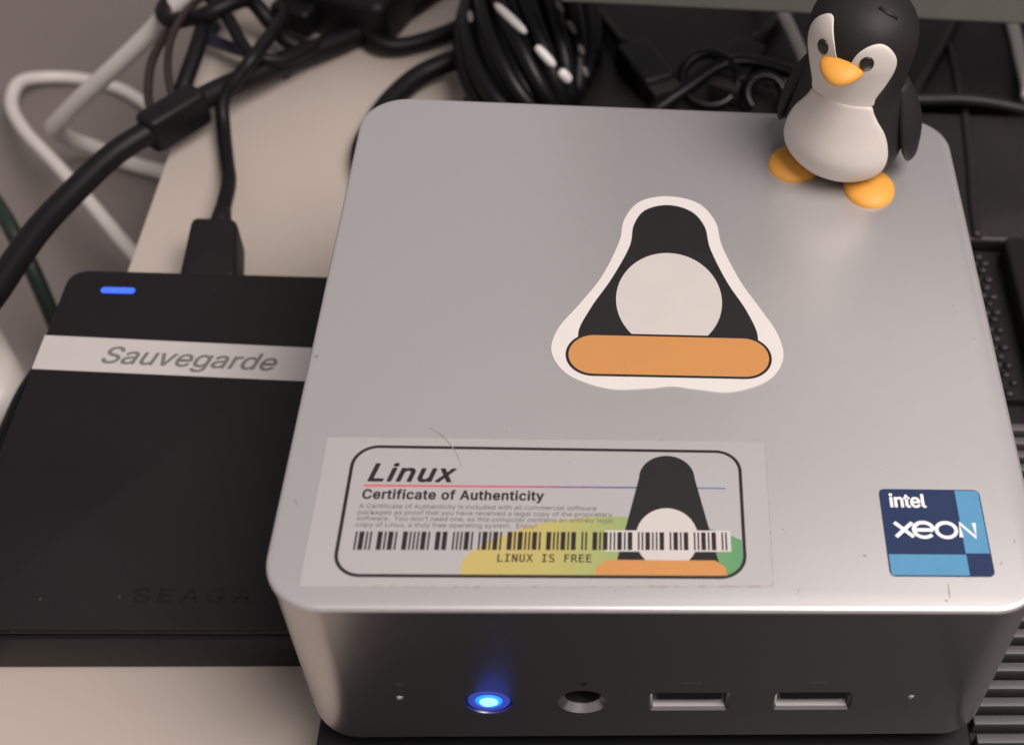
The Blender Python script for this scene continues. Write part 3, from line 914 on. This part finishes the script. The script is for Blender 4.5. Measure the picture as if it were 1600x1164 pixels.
for (x, y, rz, lab) in ((-2.0, 138, .5, 'black plug lying behind the lid beside the cable bundle'), (24, 141, -.4, 'black plug lying behind the coiled cable')):
    b = rbox(-5, 5, -9, 9, 0, 7.5, 1.6, 1.4)
    t = empty('black_plug', (x, y, 8.4), lab, 'plug', rz=rz)
    obj('housing', b, BLACKP, t, smooth=True, angle=45)
    b = bmesh.new(); tube(b, [(0, 8.8, 3.7), (0, 13, 3.7), (0.5, 18, 3.2), (1.5, 30, 2.2)], [2.6, 2.2, 1.6, 1.6], 12)
    obj('wire', b, BLACKP, t, smooth=True)
    b = bmesh.new(); box(b, -4.2, 4.2, -13.5, -9, 1.6, 6)
    obj('connector', b, CASEG, t)

# ------------------------------------------------------------------ cable bundle with pale dashes
hb = empty('cable_bundle', (-34, 150, 8.4), 'fat bundle of black cables with pale dashes behind the lid', 'cable bundle')
b = bmesh.new()
ellipsoid(b, (-34, 150, 10), (17.5, 37, 21), 40, 24)
for v in b.verts:
    v.co.z = max(v.co.z, 8.42)
bmesh.ops.remove_doubles(b, verts=b.verts, dist=.001)
sob(hb, 'core', b, HUBM, smooth=True, angle=60)
BC, BA = Vector((-34, 150, 10)), Vector((18.3, 37.6, 22.0))
pole = Vector((-.60, .76, .25)).normalized()
e1 = pole.orthogonal().normalized(); e2 = pole.cross(e1)
for k in range(20):
    th = 2 * math.pi * k / 20 + random.uniform(-.05, .05)
    e = e1 * math.cos(th) + e2 * math.sin(th)
    pts = []
    wob = random.uniform(-.10, .10)
    for i in range(25):
        t = math.radians(8 + 164 * i / 24)
        th2 = th + wob * math.sin(t * 2)
        e = e1 * math.cos(th2) + e2 * math.sin(th2)
        u = pole * math.cos(t) + e * math.sin(t)
        pts.append(BC + Vector((BA.x * u.x, BA.y * u.y, BA.z * u.z)))
    pts = [p for p in pts if p.z > 10.6]
    if len(pts) < 6:
        continue
    b = bmesh.new()
    tube(b, pts, random.uniform(2.1, 2.7), 10)
    sob(hb, 'strand', b, HUBM, smooth=True)
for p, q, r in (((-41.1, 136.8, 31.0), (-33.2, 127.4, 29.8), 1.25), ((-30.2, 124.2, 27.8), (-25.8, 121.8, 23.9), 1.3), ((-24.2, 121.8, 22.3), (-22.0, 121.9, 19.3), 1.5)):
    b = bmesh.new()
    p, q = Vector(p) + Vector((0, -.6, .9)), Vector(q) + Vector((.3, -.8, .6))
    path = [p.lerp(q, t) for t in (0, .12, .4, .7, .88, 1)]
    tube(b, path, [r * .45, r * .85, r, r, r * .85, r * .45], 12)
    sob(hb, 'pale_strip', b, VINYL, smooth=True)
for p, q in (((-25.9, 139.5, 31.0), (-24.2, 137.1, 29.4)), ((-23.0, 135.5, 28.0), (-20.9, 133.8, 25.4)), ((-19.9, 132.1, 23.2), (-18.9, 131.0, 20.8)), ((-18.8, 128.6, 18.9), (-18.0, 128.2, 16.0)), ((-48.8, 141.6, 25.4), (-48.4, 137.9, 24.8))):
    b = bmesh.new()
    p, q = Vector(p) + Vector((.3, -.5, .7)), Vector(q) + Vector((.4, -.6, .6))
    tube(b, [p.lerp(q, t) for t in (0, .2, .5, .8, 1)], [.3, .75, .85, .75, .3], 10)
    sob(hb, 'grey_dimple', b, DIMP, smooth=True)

# ------------------------------------------------------------------ black power brick at the top, white adapter at the left
bk = empty('power_plug', (-87, 172, 0), 'black power plug block above the cable tangle', 'plug', rz=-.35)
obj('housing', rbox(-17, 17, -11, 12, 0, 15, 4, 3), BLACKP, bk, smooth=True, angle=50)
b = bmesh.new(); tube(b, catmull([(10, -9, 5), (16, -12, 4.2), (22, -9, 3.4), (30, 2, 3.0), (38, 20, 3.0)], 6), 2.4, 12)
obj('wire', b, CABLEB, bk, smooth=True)
b = rbox(-15, -3, -17, -10, 3, 11, 2, 1.5); obj('nose', b, BLACKP, bk, smooth=True, angle=50)
wa = empty('white_adapter', (-168, 44, -70), 'white rounded power adapter at the left edge beside the hard drive', 'adapter', rz=.62)
obj('housing', rbox(-22, 20, -17, 26, 0, 58, 9, 7, 8), WHITEP, wa, smooth=True, angle=60)
obj('collar', rbox(-22.8, 20.8, -17.8, 26.8, 30, 34, 9, 1), CREAMP, wa, smooth=True, angle=60)

# ------------------------------------------------------------------ monitor whose lower edge shows along the top right
mo = empty('monitor', (200, 150, 8.4), 'dark grey monitor lower bezel along the top right edge', 'monitor')
sob(mo, 'cabinet', rbox(-24, 470, 120, 143, 44.0, 262, 1.5, 1.2), MONM, smooth=True, angle=40)
bm = bmesh.new(); box(bm, -12, 458, 119.4, 119.9, 68, 252)
sob(mo, 'screen', bm, SCRM)
bm = bmesh.new(); box(bm, 180, 240, 143.2, 160, 8.4, 180); bevel(bm, 2, 2)
sob(mo, 'stand_neck', bm, MONM)
